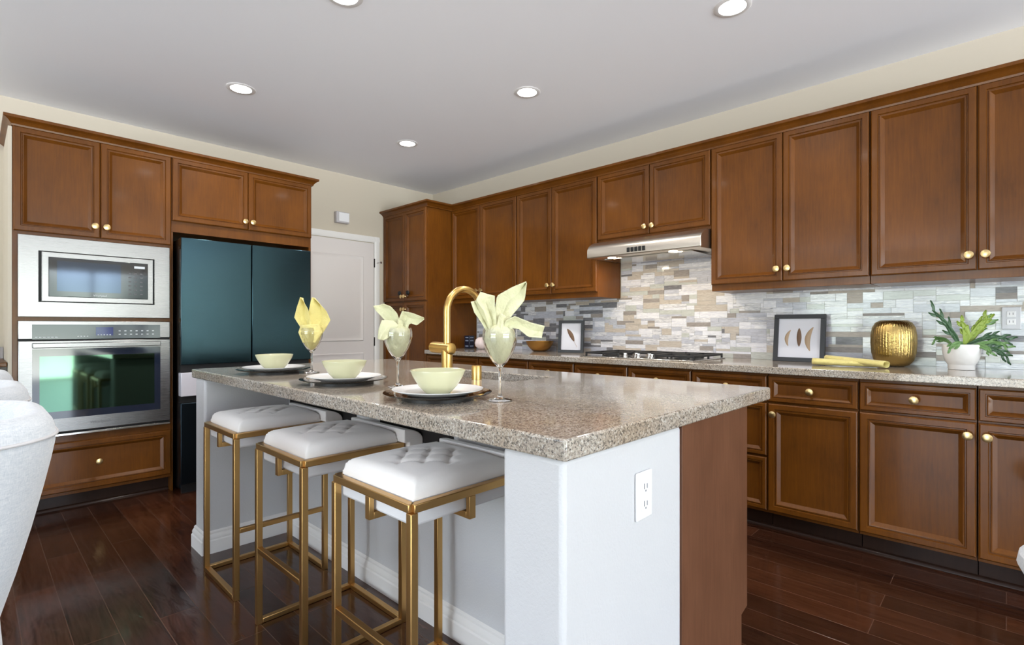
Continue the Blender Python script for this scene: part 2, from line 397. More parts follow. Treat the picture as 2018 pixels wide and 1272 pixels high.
# wall cabinets on the right wall
UF = 3.36
def wall_cabinet(y0, y1, ysplit, z0, z1, label, rail=True):
    t = thing('wall_cabinet', label, 'cabinet', (UF, (y0+y1)/2, z0))
    obj('body', G().box(UF, y0 + .0008, z0, WX - .012, y1 - .0008, z1), WOOD, t, bevel=.001)
    dz0 = z0 + (.042 if rail else .022)
    mp = rt(UF - .001)
    kz = dz0 + (.072 if rail else .05)
    front(t, 'door', mp, -y1 + GAP, dz0, -ysplit - GAP/2, z1 - .006, kn=[(-ysplit - .03, kz)])
    front(t, 'door', mp, -ysplit + GAP/2, dz0, -y0 - GAP, z1 - .006, kn=[(-ysplit + .03, kz)])
    return t
ZU0, ZU1 = 1.365, 2.30
wall_cabinet(3.141, 4.036, 3.617, ZU0, ZU1, 'tall brown wall cabinet tucked into the corner beside the pantry')
wall_cabinet(2.287, 3.139, 2.740, ZU0, ZU1, 'tall brown wall cabinet just left of the range hood')
wall_cabinet(1.399, 2.285, 1.841, 1.778, ZU1, 'short two-door brown wall cabinet directly above the range hood', rail=False)
wall_cabinet(.532, 1.397, .964, ZU0, ZU1, 'tall brown wall cabinet just right of the range hood')
wall_cabinet(-.335, .530, .101, ZU0, ZU1, 'tall brown wall cabinet at the right edge above the potted plant')
# base cabinets
BF = 3.05
def base_cabinet(y0, y1, label, kind='door', kside=1):
    t = thing('base_cabinet', label, 'cabinet', (BF, (y0+y1)/2, 0))
    obj('body', G().box(BF, y0 + .0008, .105, WX - .012, y1 - .0008, .874), WOOD, t, bevel=.001)
    mp = rt(BF - .001); a, b = -y1 + GAP, -y0 - GAP; c = (a + b) / 2
    front(t, 'drawer', mp, a, .722, b, .862, DRAWP, [(c, .792)])
    if kind == 'door':
        front(t, 'door', mp, a, .122, b, .712, kn=[((b - .028) if kside > 0 else (a + .028), .655)])
    elif kind == 'drawers':
        front(t, 'drawer', mp, a, .422, b, .712, DRAWP, [(c, .567)]); front(t, 'drawer', mp, a, .122, b, .412, DRAWP, [(c, .267)])
    else:
        front(t, 'door', mp, a, .122, c - GAP/2, .712, kn=[(c - .028, .655)]); front(t, 'door', mp, c + GAP/2, .122, b, .712, kn=[(c + .028, .655)])
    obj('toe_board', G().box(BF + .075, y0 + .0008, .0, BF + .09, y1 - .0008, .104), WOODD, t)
    return t
base_cabinet(-.78, -.351, 'brown base cabinet just beyond the right edge of the picture', kside=1)
base_cabinet(-.349, .090, 'brown base cabinet cut by the right edge of the picture', kside=-1)
base_cabinet(.092, .527, 'brown base cabinet under the potted plant, knob at its upper right', kside=1)
base_cabinet(.529, .951, 'brown base cabinet under the three-pod frame, knob at its upper left', kside=-1)
base_cabinet(.953, 1.386, 'brown stack of three drawers half hidden by the island corner', 'drawers')
base_cabinet(1.388, 1.829, 'brown base cabinet under the right half of the cooktop', kside=1)
base_cabinet(1.831, 2.274, 'brown base cabinet under the left half of the cooktop', kside=-1)
base_cabinet(2.276, 2.72, 'brown base cabinet under the single-feather frame', kside=1)
base_cabinet(2.722, 3.30, 'brown base cabinet under the small gold bowl', 'pair')
base_cabinet(3.302, 4.036, 'brown base cabinet under the navy tin next to the pantry', 'pair')
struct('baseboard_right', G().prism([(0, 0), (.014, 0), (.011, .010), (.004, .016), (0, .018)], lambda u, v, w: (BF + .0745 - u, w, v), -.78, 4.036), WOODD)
# pantry in the corner
t = thing('pantry_cabinet', 'tall narrow brown pantry cabinet standing in the far corner', 'cabinet', (3.05, 4.41, 0))
obj('body', G().box(3.05, 4.038, .1, WX - .002, WY - .002, 2.30), WOOD, t, bevel=.001)
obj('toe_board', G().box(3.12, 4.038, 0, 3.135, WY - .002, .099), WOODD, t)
mp = rt(3.049); ya, yb, ym = -(WY - .006), -4.042, -4.405
for a, b, s in ((ya, ym - GAP/2, 1), (ym + GAP/2, yb, -1)):
    d = front(t, 'door', mp, a, 1.392, b, 2.294, kn=[((b - .022) if s > 0 else (a + .022), 1.44)])
    g = G(); c = Vector(mp((b - .07) if s > 0 else (a + .07), 1.475, .02)); g.lathe([(0, 0), (.022, 0), (.024, .006), (.02, .014), (.008, .018), (0, .018)], c, 14, axis=(-1,0,0)); obj('child_latch', g, GASKET, d)
    front(t, 'door', mp, a, .122, b, 1.378, kn=[((b - .022) if s > 0 else (a + .022), 1.31)])
# crown moulding
CROWN = [(0, 2.292), (.02, 2.292), (.022, 2.302), (.027, 2.306), (.036, 2.316), (.050, 2.325), (.060, 2.328), (.066, 2.331), (.066, 2.347), (0, 2.347)]
struct('trim_2', G().sweep(CROWN, [(UF, -.78), (UF, 4.037), (3.05, 4.037), (3.05, WY - .002)]), WOOD, smooth=30)

# worktop on the right wall
t = thing('granite_worktop', 'long speckled granite worktop along the tiled wall', 'worktop', (3.35, 1.6, .876))
obj('slab', G().box(3.006, -.80, .876, WX - .012, 4.034, .914), GRAN, t, bevel=.004)

# tile backsplash: random strips, five glazes
TM = [tile_mat('pearl_white_glass', (212,214,226), (244,245,250), .12), tile_mat('pale_grey_glass', (178,181,194), (208,211,222), .14),
      tile_mat('beige_stone', (182,172,162), (206,198,188), .45, coat=.1), tile_mat('taupe_stone', (140,133,130), (168,161,156), .45, coat=.1),
      tile_mat('streaked_pearl', (164,166,178), (250,250,252), .12, (5, 5, 60)), tile_mat('sage_grey_glass', (182,186,182), (206,210,206), .14),
      tile_mat('dark_grey_stone', (104,104,110), (136,136,142), .35, coat=.2), mat('grout', (196,194,190), .8)]
g = G(); U = .0157; rows = int((1.66 - .914) / U)
ylo, yhi, cell = -.80, 4.034, .02
ncol = int((yhi - ylo) / cell); occ = [[False] * ncol for _ in range(rows + 1)]
rnd = random.Random(3)
def row_ok(r, c):
    z = .914 + r * U; y = ylo + c * cell
    return z < 1.362 or (1.40 < y < 2.28)
gx = WX - .0015
for r in range(rows):
    c = 0
    while c < ncol:
        if occ[r][c] or not row_ok(r, c): c += 1; continue
        w = rnd.choice([3, 4, 5, 5, 6, 7, 7, 9, 10, 12]); h = rnd.choice([1, 1, 2, 2, 2, 3])
        w2 = 0
        while w2 < w and c + w2 < ncol and not occ[r][c + w2] and row_ok(r, c + w2): w2 += 1
        ok = True
        for hh in range(1, h):
            for q in range(w2):
                if r + hh >= rows or occ[r + hh][c + q] or not row_ok(r + hh, c + q): ok = False
        if not ok: h = 1
        for hh in range(h):
            for q in range(w2): occ[r + hh][c + q] = True
        y = ylo + c * cell; wt = [.27, .28, .10, .05, .20, .10, .01] if y < 1.4 else ([.24, .16, .22, .10, .18, .10, .02] if y < 2.3 else [.26, .22, .06, .12, .16, .04, .24])
        mi = rnd.choices(range(7), wt)[0]; dx = rnd.uniform(.007, .0095)
        g.box(gx - dx, y + .0007, .914 + r * U + .0007, gx - .003, y + w2 * cell - .0007, .914 + (r + h) * U - .0007, mi)
        c += w2
g.box(gx - .006, ylo, .9145, gx, yhi, 1.362, 7); g.box(gx - .006, 1.402, 1.362, gx, 2.283, 1.66, 7)
single('tile_backsplash', g, TM, 'grey, white and beige strip mosaic backsplash above the long worktop', 'backsplash', (WX - .01, 1.6, .914), smooth=0)

# range hood
t = thing('range_hood', 'stainless steel under-cabinet range hood with rounded front above the cooktop', 'range hood', (3.4, 1.84, 1.64))
HP = [(3.675, 1.776), (3.335, 1.776), (3.30, 1.772), (3.262, 1.760), (3.232, 1.742), (3.212, 1.722), (3.203, 1.704), (3.203, 1.648), (3.215, 1.642), (3.675, 1.655)]
obj('shell', G().prism(HP, lambda u, v, w: (u, w, v), 1.403, 2.281), STEELH, t, bevel=.004, smooth=30)
for i in range(5): obj('button', G().box(3.1985, 1.915 - i * .03, 1.660, 3.2035, 1.938 - i * .03, 1.692), GASKET, t, bevel=.002)
obj('filter', G().box(3.30, 1.50, 1.636, 3.60, 2.19, 1.6425), CHROME, t)
for y in (1.62, 2.10):
    obj('hood_lamp', G().lathe([(0, 0), (.028, 0), (.028, .004), (0, .004)], (3.262, y, 1.6375), 20), HLAMP, t)
    area_light('hood_light', (3.262, y, 1.632), (0, 0, 0), .05, .05, 1.6, (1, .78, .52), shape='DISK')

# gas cooktop
t = thing('gas_cooktop', 'stainless gas cooktop with black cast iron grates set in the granite worktop', 'cooktop', (3.34, 1.83, .914))
obj('tray', G().box(3.08, 1.40, .9142, 3.60, 2.26, .922), CHROME, t, bevel=.003)
for y0, y1 in ((1.42, 1.68), (1.97, 2.24)):
    g = G()
    for x in (3.14, 3.36, 3.58): g.box(x - .006, y0, .936, x + .006, y1, .950)
    for y in (y0, (y0+y1)/2, y1): g.box(3.134, y - .006, .936, 3.586, y + .006, .950)
    for x in (3.14, 3.36, 3.58):
        for y in (y0, y1): g.box(x - .006, y - .006, .922, x + .006, y + .006, .937)
    obj('grate', g, GRATE, t, bevel=.002)
g = G()
for x in (3.34, 3.58): g.box(x - .006, 1.70, .936, x + .006, 1.95, .950)
for y in (1.70, 1.825, 1.95): g.box(3.334, y - .006, .936, 3.586, y + .006, .950)
for y in (1.70, 1.95): g.box(3.334, y - .006, .922, 3.346, y + .006, .937); g.box(3.574, y - .006, .922, 3.586, y + .006, .937)
obj('grate', g, GRATE, t, bevel=.002)
for x, y in ((3.25, 1.55), (3.47, 1.55), (3.46, 1.825), (3.25, 2.105), (3.47, 2.105)):
    obj('burner', G().lathe([(.05, 0), (.05, .006), (.034, .008), (.034, .013), (0, .014)], (x, y, .922), 20), GRATE, t)
for i in range(5):
    obj('knob', G().lathe([(.019, 0), (.019, .006), (.016, .010), (.015, .026), (0, .027)], (3.17 + (i % 2) * .06, 1.725 + i * .052, .922), 16), CHROME, t)

# ---------------------------------------------------------------- oven tower and refrigerator run
TF = 4.17
struct('trim_3', G().sweep([(o * .75, z + .009) for o, z in CROWN], [(1.95, WY - .002), (1.95, TF), (.178, TF), (.178, WY - .002)]), WOOD, smooth=30)
struct('wall_return', G().box(.150, TF + .004, 0, .1665, WY, 2.298), WALL)
mb = bk(TF - .001)
t = thing('oven_cabinet', 'tall brown oven cabinet at the left with two doors above the microwave', 'cabinet', (.56, 4.45, 0))
obj('body', G().box(.168, TF, .1, .956, WY - .002, 2.305), WOOD, t, bevel=.001)
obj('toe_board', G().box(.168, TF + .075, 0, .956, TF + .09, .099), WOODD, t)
front(t, 'door', mb, .171, 1.694, .5685, 2.30, kn=[(.541, 1.765)]); front(t, 'door', mb, .5715, 1.694, .953, 2.30, kn=[(.599, 1.765)])
front(t, 'drawer', mb, .171, .122, .953, .425, DOORP, [(.562, .285)])
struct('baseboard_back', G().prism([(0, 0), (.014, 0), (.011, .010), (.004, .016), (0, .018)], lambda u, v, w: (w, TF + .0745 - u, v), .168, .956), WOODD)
t = thing('refrigerator_cabinet', 'brown cabinet framing the refrigerator with two doors above it', 'cabinet', (1.455, 4.45, 0))
obj('body', G().box(.9575, TF, 1.79, 1.95, WY - .002, 2.305), WOOD, t, bevel=.001)
obj('side_panel', G().box(.9575, TF, 0, .968, WY - .002, 1.789), WOOD, t); obj('side_panel', G().box(1.932, TF, 0, 1.95, WY - .002, 1.789), WOOD, t)
front(t, 'door', mb, .962, 1.866, 1.4535, 2.30, kn=[(1.428, 1.925)]); front(t, 'door', mb, 1.4565, 1.866, 1.947, 2.30, kn=[(1.482, 1.925)])

def text_mesh(name, body, size, mt, parent, at, mp_rot):
    c = bpy.data.curves.new(name, 'FONT'); c.body = body; c.size = size; c.extrude = .0004; c.align_x = 'CENTER'; c.align_y = 'CENTER'
    o = bpy.data.objects.new(name, c); COL.objects.link(o)
    dg = bpy.context.evaluated_depsgraph_get(); me = bpy.data.meshes.new_from_object(o.evaluated_get(dg)); bpy.data.objects.remove(o)
    q = bpy.data.objects.new(name, me); me.materials.clear(); me.materials.append(mt); COL.objects.link(q); q.parent = parent
    q.location = Vector(at) - worldloc(parent); q.rotation_euler = mp_rot
    return q
FACEY = (pi/2, 0, 0)
# microwave
t = thing('microwave', 'built-in stainless microwave with trim frame above the wall oven', 'microwave', (.566, TF - .02, 1.19))
g = G(); yf = TF - .024
rect_loops(g, .190, 1.192, .944, 1.674, [(0, 0), (0, .022), (.002, .024), (.088, .024), (.090, .012)], bk(TF - .001)); obj('trim_frame', g, STEEL, t, smooth=20)
obj('recess', G().box(.279, TF - .016, 1.281, .855, TF - .0135, 1.585), GASKET, t)
g = G(); rect_loops(g, .292, 1.284, .848, 1.582, [(0, 0), (0, .012), (.003, .015), (.03, .015), (.032, .013)], bk(TF - .016)); obj('door_frame', g, STEEL, t, smooth=20)
obj('control_glass', G().box(.323, TF - .0345, 1.315, .817, TF - .029, 1.551), BLACKG, t, bevel=.002)
obj('window', G().box(.36, TF - .0365, 1.348, .672, TF - .0345, 1.532), MWG, t)
for r in range(6):
    for c in range(3): obj('key', G().box(.712 + c * .031, TF - .0352, 1.342 + r * .027, .726 + c * .031, TF - .0344, 1.350 + r * .027), PRINTD, t)
obj('key', G().box(.742, TF - .0352, 1.515, .80, TF - .0344, 1.530), PRINT, t)
text_mesh('lettering', 'Whirlpool', .016, PRINT, t, (.566, TF - .0352, 1.328), FACEY)
# wall oven
t = thing('wall_oven', 'stainless wall oven with wide glass window below the microwave', 'oven', (.566, TF - .02, .47))
obj('chassis', G().box(.190, TF - .02, .472, .944, TF - .001, 1.168), GASKET, t)
obj('control_panel', G().box(.190, TF - .030, 1.060, .944, TF - .020, 1.168), STEEL, t, bevel=.003)
obj('control_glass', G().box(.250, TF - .033, 1.058, .886, TF - .030, 1.146), PANELG, t)
obj('display', G().box(.545, TF - .0345, 1.078, .632, TF - .033, 1.130), DISP, t)
def marks(x0, z0, n, dx, w, h, dz, rows=1, y=TF - .033):
    for r in range(rows):
        for c in range(n): obj('key_mark', G().box(x0 + c * dx, y - .0006, z0 + r * dz, x0 + c * dx + w, y, z0 + r * dz + h), PRINT, t, smooth=0)
marks(.553, 1.080, 5, .015, .007, .004, 0, 1, TF - .0345); marks(.660, 1.082, 7, .030, .011, .005, .022, 2); marks(.262, 1.068, 6, .018, .012, .004, 0); marks(.455, 1.072, 4, .015, .008, .004, 0)
d = obj('oven_door', G().box(.190, TF - .040, .495, .944, TF - .020, 1.050), STEEL, t, bevel=.004)
obj('glass_border', G().box(.250, TF - .0415, .578, .886, TF - .040, 1.000), NAVYG, d)
obj('window', G().box(.282, TF - .0425, .622, .852, TF - .0415, .956), OVENG, d)
g = G(); g.box(.250, TF - .062, 1.006, .886, TF - .050, 1.036); g.box(.27, TF - .052, 1.012, .29, TF - .040, 1.030); g.box(.846, TF - .052, 1.012, .866, TF - .040, 1.030)
obj('handle', g, STEEL, d, bevel=.004)
obj('vent_strip', G().box(.190, TF - .034, .470, .944, TF - .020, .484), CHROME, t, bevel=.002)
text_mesh('lettering', 'Whirlpool', .024, PRINTD, d, (.566, TF - .0402, .537), FACEY)
# refrigerator
FY = 4.0
t = thing('refrigerator', 'dark teal four-door refrigerator with a pale middle drawer', 'refrigerator', (1.42, 4.35, 0))
obj('cabinet', G().box(.982, FY + .07, .03, 1.866, 4.76, 1.73), FRIDGEL, t)
for a, b in ((.976, 1.4235), (1.4285, 1.870)):
    obj('door', G().box(a, FY, .876, b, FY + .066, 1.735), FRIDGE, t, bevel=.004)
    obj('lower_door', G().box(a, FY + .004, .068, b, FY + .066, .616), FRIDGEL, t, bevel=.004)
obj('middle_drawer', G().box(.976, FY + .002, .662, 1.870, FY + .066, .822), FRIDGEW, t, bevel=.004)
obj('handle_recess', G().box(.98, FY + .03, .6165, 1.866, FY + .069, .6615), GASKET, t); obj('handle_recess', G().box(.98, FY + .03, .8225, 1.866, FY + .069, .8755), GASKET, t)
obj('grille', G().box(.99, FY + .05, .0, 1.86, FY + .07, .066), GASKET, t)

# low dark sideboard left of the tower
t = thing('sideboard', 'dark wood sideboard with grey ledge behind the armchairs at the left edge', 'cabinet', (-.4, 4.45, 0))
obj('body', G().box(-.9, 4.22, 0, .147, WY - .002, .90), WOODD, t); obj('top', G().box(-.92, 4.19, .90, .148, WY - .002, .925), WOOD, t, bevel=.004)
obj('splash', G().box(-.92, WY - .05, .926, .148, WY - .003, 1.0), mat('grey_stone_ledge', (176,170,170), .4), t)

# ---------------------------------------------------------------- island
SX0, SX1, SY0, SY1 = 1.49, 1.75, 1.42, 2.12
t = thing('kitchen_island', 'white panelled kitchen island with a brown wood end panel', 'kitchen island', (1.3, 1.83, 0))
IT = .869
obj('end_wall', G().box(.803, .628, 0, 1.312, .797, IT), DRYW, t, bevel=.012, seg=3)
obj('knee_wall', G().box(1.222, .798, 0, 1.312, 2.879, IT), DRYW, t)
obj('end_wall', G().box(.803, 2.88, 0, 1.312, 3.025, IT), DRYW, t, bevel=.012, seg=3)
g = G(); g.box(1.313, .645, .11, 1.785, SY0 - .03, IT); g.box(1.313, SY0 - .03, .11, 1.785, SY1 + .03, .66); g.box(1.313, SY1 + .03, .11, 1.785, 3.020, IT); g.box(1.313, SY0 - .03, .66, 1.40, SY1 + .03, IT)
obj('cabinet_body', g, WOOD, t)
g = G(); g.prism([(1.313, 0), (1.742, 0), (1.742, .19), (1.792, .20), (1.792, IT), (1.313, IT)], lambda u, v, w: (u, w, v), .626, .6445)
obj('wood_end_panel', g, WOODE, t, bevel=.001)
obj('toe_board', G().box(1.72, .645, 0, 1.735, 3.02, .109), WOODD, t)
mi = lambda u, v, w: (1.786 + w, u, v)
for k in range(4):
    a = .65 + k * .592; front(t, 'door', mi, a + .002, .122, a + .590, .70, kn=[(a + .56, .65)]); front(t, 'drawer', mi, a + .002, .712, a + .590, .858, DRAWP, [(a + .3, .785)])
BBP = [(0, 0), (.016, 0), (.016, .062), (.012, .068), (.013, .078), (.010, .088), (.006, .094), (.006, .102), (.002, .108), (0, .110)]
g = G(); g.sweep([(o, z) for o, z in BBP], [(.803, 3.025), (.803, 2.88), (1.222, 2.88), (1.222, .797)][::-1] and [(1.222, .80), (1.222, 2.88), (.803, 2.88), (.803, 3.025), (1.312, 3.025)])
obj('baseboard', g, TRIMW, t, smooth=30)
for y0, y1 in ((2.15, 2.86), (1.46, 1.95)): obj('dark_sheet', G().box(1.2185, y0, .68, 1.221, y1, IT), mat('black_sheet', (18,12,10), .7), t)  # thin black sheets fill the dark zones behind two stools
obj('apron', G().box(1.205, .80, .84, 1.221, 1.458, IT), DRYW, t)
ou = thing('wall_outlet', 'white double outlet on the white end of the island', 'outlet', (1.107, .628, .73))
obj('cover_plate', G().box(1.071, .621, .675, 1.143, .6275, .788), PLUG, ou, bevel=.003)
for z in (.752, .711):
    f = obj('socket', G().box(1.090, .6185, z - .015, 1.124, .6215, z + .015), PLUG, ou, bevel=.006)
    g = G(); g.box(1.099, .6178, z - .004, 1.1015, .619, z + .009); g.box(1.112, .6178, z - .004, 1.1145, .619, z + .007); g.box(1.105, .6178, z - .011, 1.109, .619, z - .007); obj('slot', g, SLOT, f)

# island worktop with sink cut-out
t = thing('island_worktop', 'speckled granite worktop on the island with an undermount sink opening', 'worktop', (1.38, 1.83, .87))
g = G(); z0, z1 = .87, .914; ix0, ix1, iy0, iy1 = .790, 1.985, .612, 3.045
outer = [(ix0, iy0), (ix1, iy0), (ix1, iy1), (ix0, iy1)]; inner = [(SX0, SY0), (SX1, SY0), (SX1, SY1), (SX0, SY1)]
vs = [(x, y, z) for z in (z0, z1) for x, y in outer + inner]; fs = []
for k in range(4):
    j = (k + 1) % 4
    fs += [(k, j, 4+j, 4+k), (8+k, 12+k, 12+j, 8+j), (k, 8+k, 8+j, j), (4+k, 4+j, 12+j, 12+k)]
g.add(vs, fs); obj('slab', g, GRAN, t, bevel=.005, seg=3)
t = thing('sink', 'stainless undermount sink set in the island worktop behind the near goblet', 'sink', (1.62, 1.77, .70))
g = G(); a, b, c, d2 = SX0 - .004, SX1 + .004, SY0 - .004, SY1 + .004; zb = .70
vs = [(a-.012,c-.012,.8695),(b+.012,c-.012,.8695),(b+.012,d2+.012,.8695),(a-.012,d2+.012,.8695),(a,c,.8695),(b,c,.8695),(b,d2,.8695),(a,d2,.8695),(a+.02,c+.02,zb),(b-.02,c+.02,zb),(b-.02,d2-.02,zb),(a+.02,d2-.02,zb)]
fs = [(k, (k+1) % 4, 4+(k+1) % 4, 4+k) for k in range(4)] + [(4+k, 4+(k+1) % 4, 8+(k+1) % 4, 8+k) for k in range(4)] + [(8, 9, 10, 11)]
g.add(vs, fs); obj('basin', g, STEEL, t, smooth=20)
obj('drain', G().lathe([(.045, 0), (.045, .003), (.03, .004), (0, .002)], (1.62, 1.77, zb + .0005), 20), CHROME, t)

# faucet and dispenser
fx, fy = 1.445, 1.775
t = thing('faucet', 'tall gold gooseneck faucet on the island worktop', 'faucet', (fx, fy, .914))
obj('body', G().lathe([(.028, .9145), (.028, .920), (.025, .922), (.025, 1.030), (.020, 1.034), (.0155, 1.036), (0, 1.036)], (fx, fy, 0), 24), GOLD, t)
pts = [(fx, fy, 1.034), (fx, fy, 1.12), (fx, fy, 1.20)]
R = .102
for k in range(1, 15):
    th = pi * k / 14 * .86; pts.append((fx + R * (1 - cos(th)), fy, 1.20 + R * sin(th)))
e = Vector(pts[-1]); dd = (e - Vector(pts[-2])).normalized(); pts.append(tuple(e + dd * .05))
sp = obj('spout', G().tube(pts, .0155, 16), GOLD, t)
obj('spray_head', G().tube([e + dd * .05, e + dd * .052, e + dd * .11], [.0155, .0185, .0185], 16), GOLD, t)
obj('handle', G().tube([(fx, fy - .034, 1.036), (fx, fy - .032, 1.036), (fx, fy + .085, 1.040), (fx, fy + .10, 1.040), (fx, fy + .104, 1.040)], [.018, .025, .025, .024, .016], 20), GOLD, t)
t = single('soap_dispenser', G().lathe([(.0, .9145), (.021, .9145), (.021, .968), (.019, .972), (0, .973)], (1.45, 1.588, 0), 24), GOLD, 'short gold cylinder cap beside the faucet on the island', 'soap dispenser', (1.45, 1.588, .914))

# ---------------------------------------------------------------- recessed ceiling lights
def ceiling_light(x, y, label):
    t = thing('recessed_light', label, 'ceiling light', (x, y, ZC), group='recessed ceiling lights')
    obj('trim_ring', G().lathe([(.062, -.003), (.080, -.004), (.086, -.0005)], (x, y, ZC), 32), TRIMW, t)
    obj('lens', G().lathe([(.062, -.003), (0, -.0035)], (x, y, ZC), 32), LAMP, t)
    area_light('downlight', (x, y, ZC - .006), (0, 0, 0), .12, .12, 7, (1, .95, .88), shape='DISK', spread=radians(140))
ceiling_light(1.199, 3.548, 'leftmost round recessed ceiling light, above the oven side')
ceiling_light(2.513, 3.604, 'small round recessed ceiling light nearest the far corner')
ceiling_light(2.503, 2.255, 'round recessed ceiling light in the middle of the ceiling')
ceiling_light(1.191, 2.210, 'round recessed ceiling light cut by the top edge, left of centre')
ceiling_light(2.513, .946, 'large round recessed ceiling light near the top right edge')
ceiling_light(1.191, .90, 'round recessed ceiling light overhead, outside the top of the picture')

# ---------------------------------------------------------------- bar stools
SW = .385; HW = SW / 2
def make_stool(name, label, loc, rz):
    t = thing(name, label, 'bar stool', loc, 0, 'gold and ivory bar stools along the island')
    q = .011; zt = .69
    fr = thing_part = bpy.data.objects.new('frame', None); COL.objects.link(fr); fr.parent = t; fr.rotation_euler = (0, 0, rz)
    g = G()
    for s in (-1, 1):
        g.box(-HW, s * HW - q, zt - .022, HW, s * HW + q, zt); g.box(s * HW - q, -HW, zt - .022, s * HW + q, HW, zt)
    obj('top_rail', g, GOLDS, fr, world=False, bevel=.002)
    for sx in (-1, 1):
        for sy in (-1, 1): obj('leg', G().box(sx * HW - q, sy * HW - q, 0, sx * HW + q, sy * HW + q, zt - .022), GOLDS, fr, world=False, bevel=.002)
    for a in (G().box(-HW + q, -HW - q, .001, HW - q, -HW + q, .020), G().box(-HW + q, HW - q, .001, HW - q, HW + q, .020), G().box(HW - q, -HW + q, .001, HW + q, HW - q, .020)):
        obj('floor_bar', a, GOLDS, fr, world=False, bevel=.002)
    obj('footrest', G().box(-HW - q + .001, -HW + q, .275, -HW + q - .001, HW - q, .295), GOLDS, fr, world=False, bevel=.002)
    for ax in range(4):
        m = Matrix.Rotation(ax * pi / 2, 3, 'Z'); g = G()
        for b in ((-HW - q, -.011, zt - .085, -HW + .004, .011, zt - .022), (-HW + .004, -.011, zt - .085, -HW + .075, .011, zt - .0665)): g.box(*b)
        g.v = [tuple(m @ Vector(v)) for v in g.v]; obj('bracket', g, GOLDS, fr, world=False, bevel=.001)
    # tufted cushion
    hw = HW - .013; N = 56; btn = [(0, 0), (.1, 0), (-.1, 0), (0, .1), (0, -.1), (.05, .05), (-.05, .05), (.05, -.05), (-.05, -.05)]
    def top(u, v):
        x, y = (u - .5) * 2 * hw, (v - .5) * 2 * hw
        e = min(hw - abs(x), hw - abs(y)); r = .035
        k = min(1, e / r); z = .702 + .036 * math.sqrt(max(0, 1 - (1 - k) ** 2))
        z += .014 * (1 - (x / hw) ** 2) * (1 - (y / hw) ** 2)
        fade = max(0, min(1, (.125 - max(abs(x + y), abs(x - y)) * .8) / .04))
        for bx, by in btn:
            d = math.hypot(x - bx, y - by); z -= .011 * math.exp(-(d / .014) ** 2)
        for q2 in (x + y, x - y):
            d = abs(((q2 + .05) % .1) - .05); z -= .006 * fade * math.exp(-(d / .010) ** 2)
        return z
    g = G(); g.grid(lambda u, v: ((u - .5) * 2 * hw, (v - .5) * 2 * hw, top(u, v)), N, N)
    b = [i for i in range(N + 1)] + [(j + 1) * (N + 1) - 1 for j in range(1, N + 1)] + [N * (N + 1) + i for i in range(N - 1, -1, -1)] + [j * (N + 1) for j in range(N - 1, 0, -1)]
    n0 = len(g.v); g.v += [(g.v[i][0], g.v[i][1], .6905) for i in b]
    for k in range(len(b)): j = (k + 1) % len(b); g.f.append([b[k], b[j], n0 + j, n0 + k]); g.m.append(0)
    g.f.append([n0 + k for k in range(len(b))][::-1]); g.m.append(0)
    obj('seat_cushion', g, VELV, t, world=False, smooth=60)
    obj('seat_base', G().box(-HW + .0115, -HW + .0115, .624, HW - .0115, HW - .0115, .690), FABW, t, world=False, bevel=.008)
    # quarter-round fabric roll behind the seat, on the island side
    pr = [(-.0125, .692), (.0120, .692), (.0120, .660), (.073, .660), (.073, .695)] + [(-.0125 + .0855 * cos(k * pi / 20), .695 + .047 * sin(k * pi / 20)) for k in range(1, 11)]
    obj('rear_bolster', G().prism(pr, lambda u, v, w: (HW + u, w, v), -HW - .033, HW - .02), VELV, t, world=False, bevel=.003, smooth=40)
    return t
s = make_stool('bar_stool', 'nearest gold-framed ivory tufted bar stool, beside the white island end', (.952, 1.262, 0), 0)
dup(s, (.952, 1.868, 0), 'middle gold-framed ivory bar stool of the row along the island')
s3 = dup(s, (.952, 2.497, 0), 'farthest gold-framed ivory bar stool, beside the refrigerator end of the island')
for ch in s3.children:
    if ch.name.startswith('frame'): ch.rotation_euler = (0, 0, pi / 2)

# ---------------------------------------------------------------- place settings and goblets
def charger(x, y, label):
    t = thing('charger_plate', label, 'charger plate', (x, y, .914), group='glass chargers on the island')
    obj('dish', G().lathe([(0, .012), (.10, .012), (.115, .014), (.158, .022), (.163, .022), (.158, .018), (.118, .010), (.10, .008), (0, .008)], (0, 0, 0), 48), GLASS, t, world=False)
    obj('shade_ring', G().lathe([(.085, .0003), (.108, .0003), (.108, .0095), (.085, .0078)], (0, 0, 0), 40), DARK, t, world=False)  # dark ring stands in for the shadow under the charger
def plate(x, y, label):
    g = G().lathe([(0, .004), (.075, .004), (.09, .007), (.132, .018), (.137, .0185), (.136, .0165), (.092, .002), (.078, 0), (0, 0)], (0, 0, 0), 48)
    return single('dinner_plate', g, PLATE, label, 'plate', (x, y, .9275), 'white plates on the island', world=False)
def bowl(x, y, label):
    g = G().lathe([(0, .006), (.035, .006), (.055, .026), (.072, .052), (.079, .069), (.082, .070), (.0825, .068), (.075, .050), (.058, .022), (.040, .003), (.036, 0), (0, 0)], (0, 0, 0), 48)
    return single('cereal_bowl', g, CELAD, label, 'bowl', (x, y, .932), 'pale green bowls on the island', world=False)
PS = [(.977, 1.243, 'nearest', 'in front of the near goblet'), (.992, 1.837, 'middle', 'of the three island place settings'), (.992, 2.50, 'farthest', 'towards the refrigerator')]
for x, y, n, s in PS:
    charger(x, y, f'{n} clear glass charger under a white plate, {s}')
    plate(x, y, f'{n} round white plate holding a pale green bowl, {s}')
    bowl(x, y, f'{n} pale green bowl on a white plate, {s}')
CR = Vector((cos(YAW), -sin(YAW), 0)); CF = Vector((sin(YAW), cos(YAW), 0))
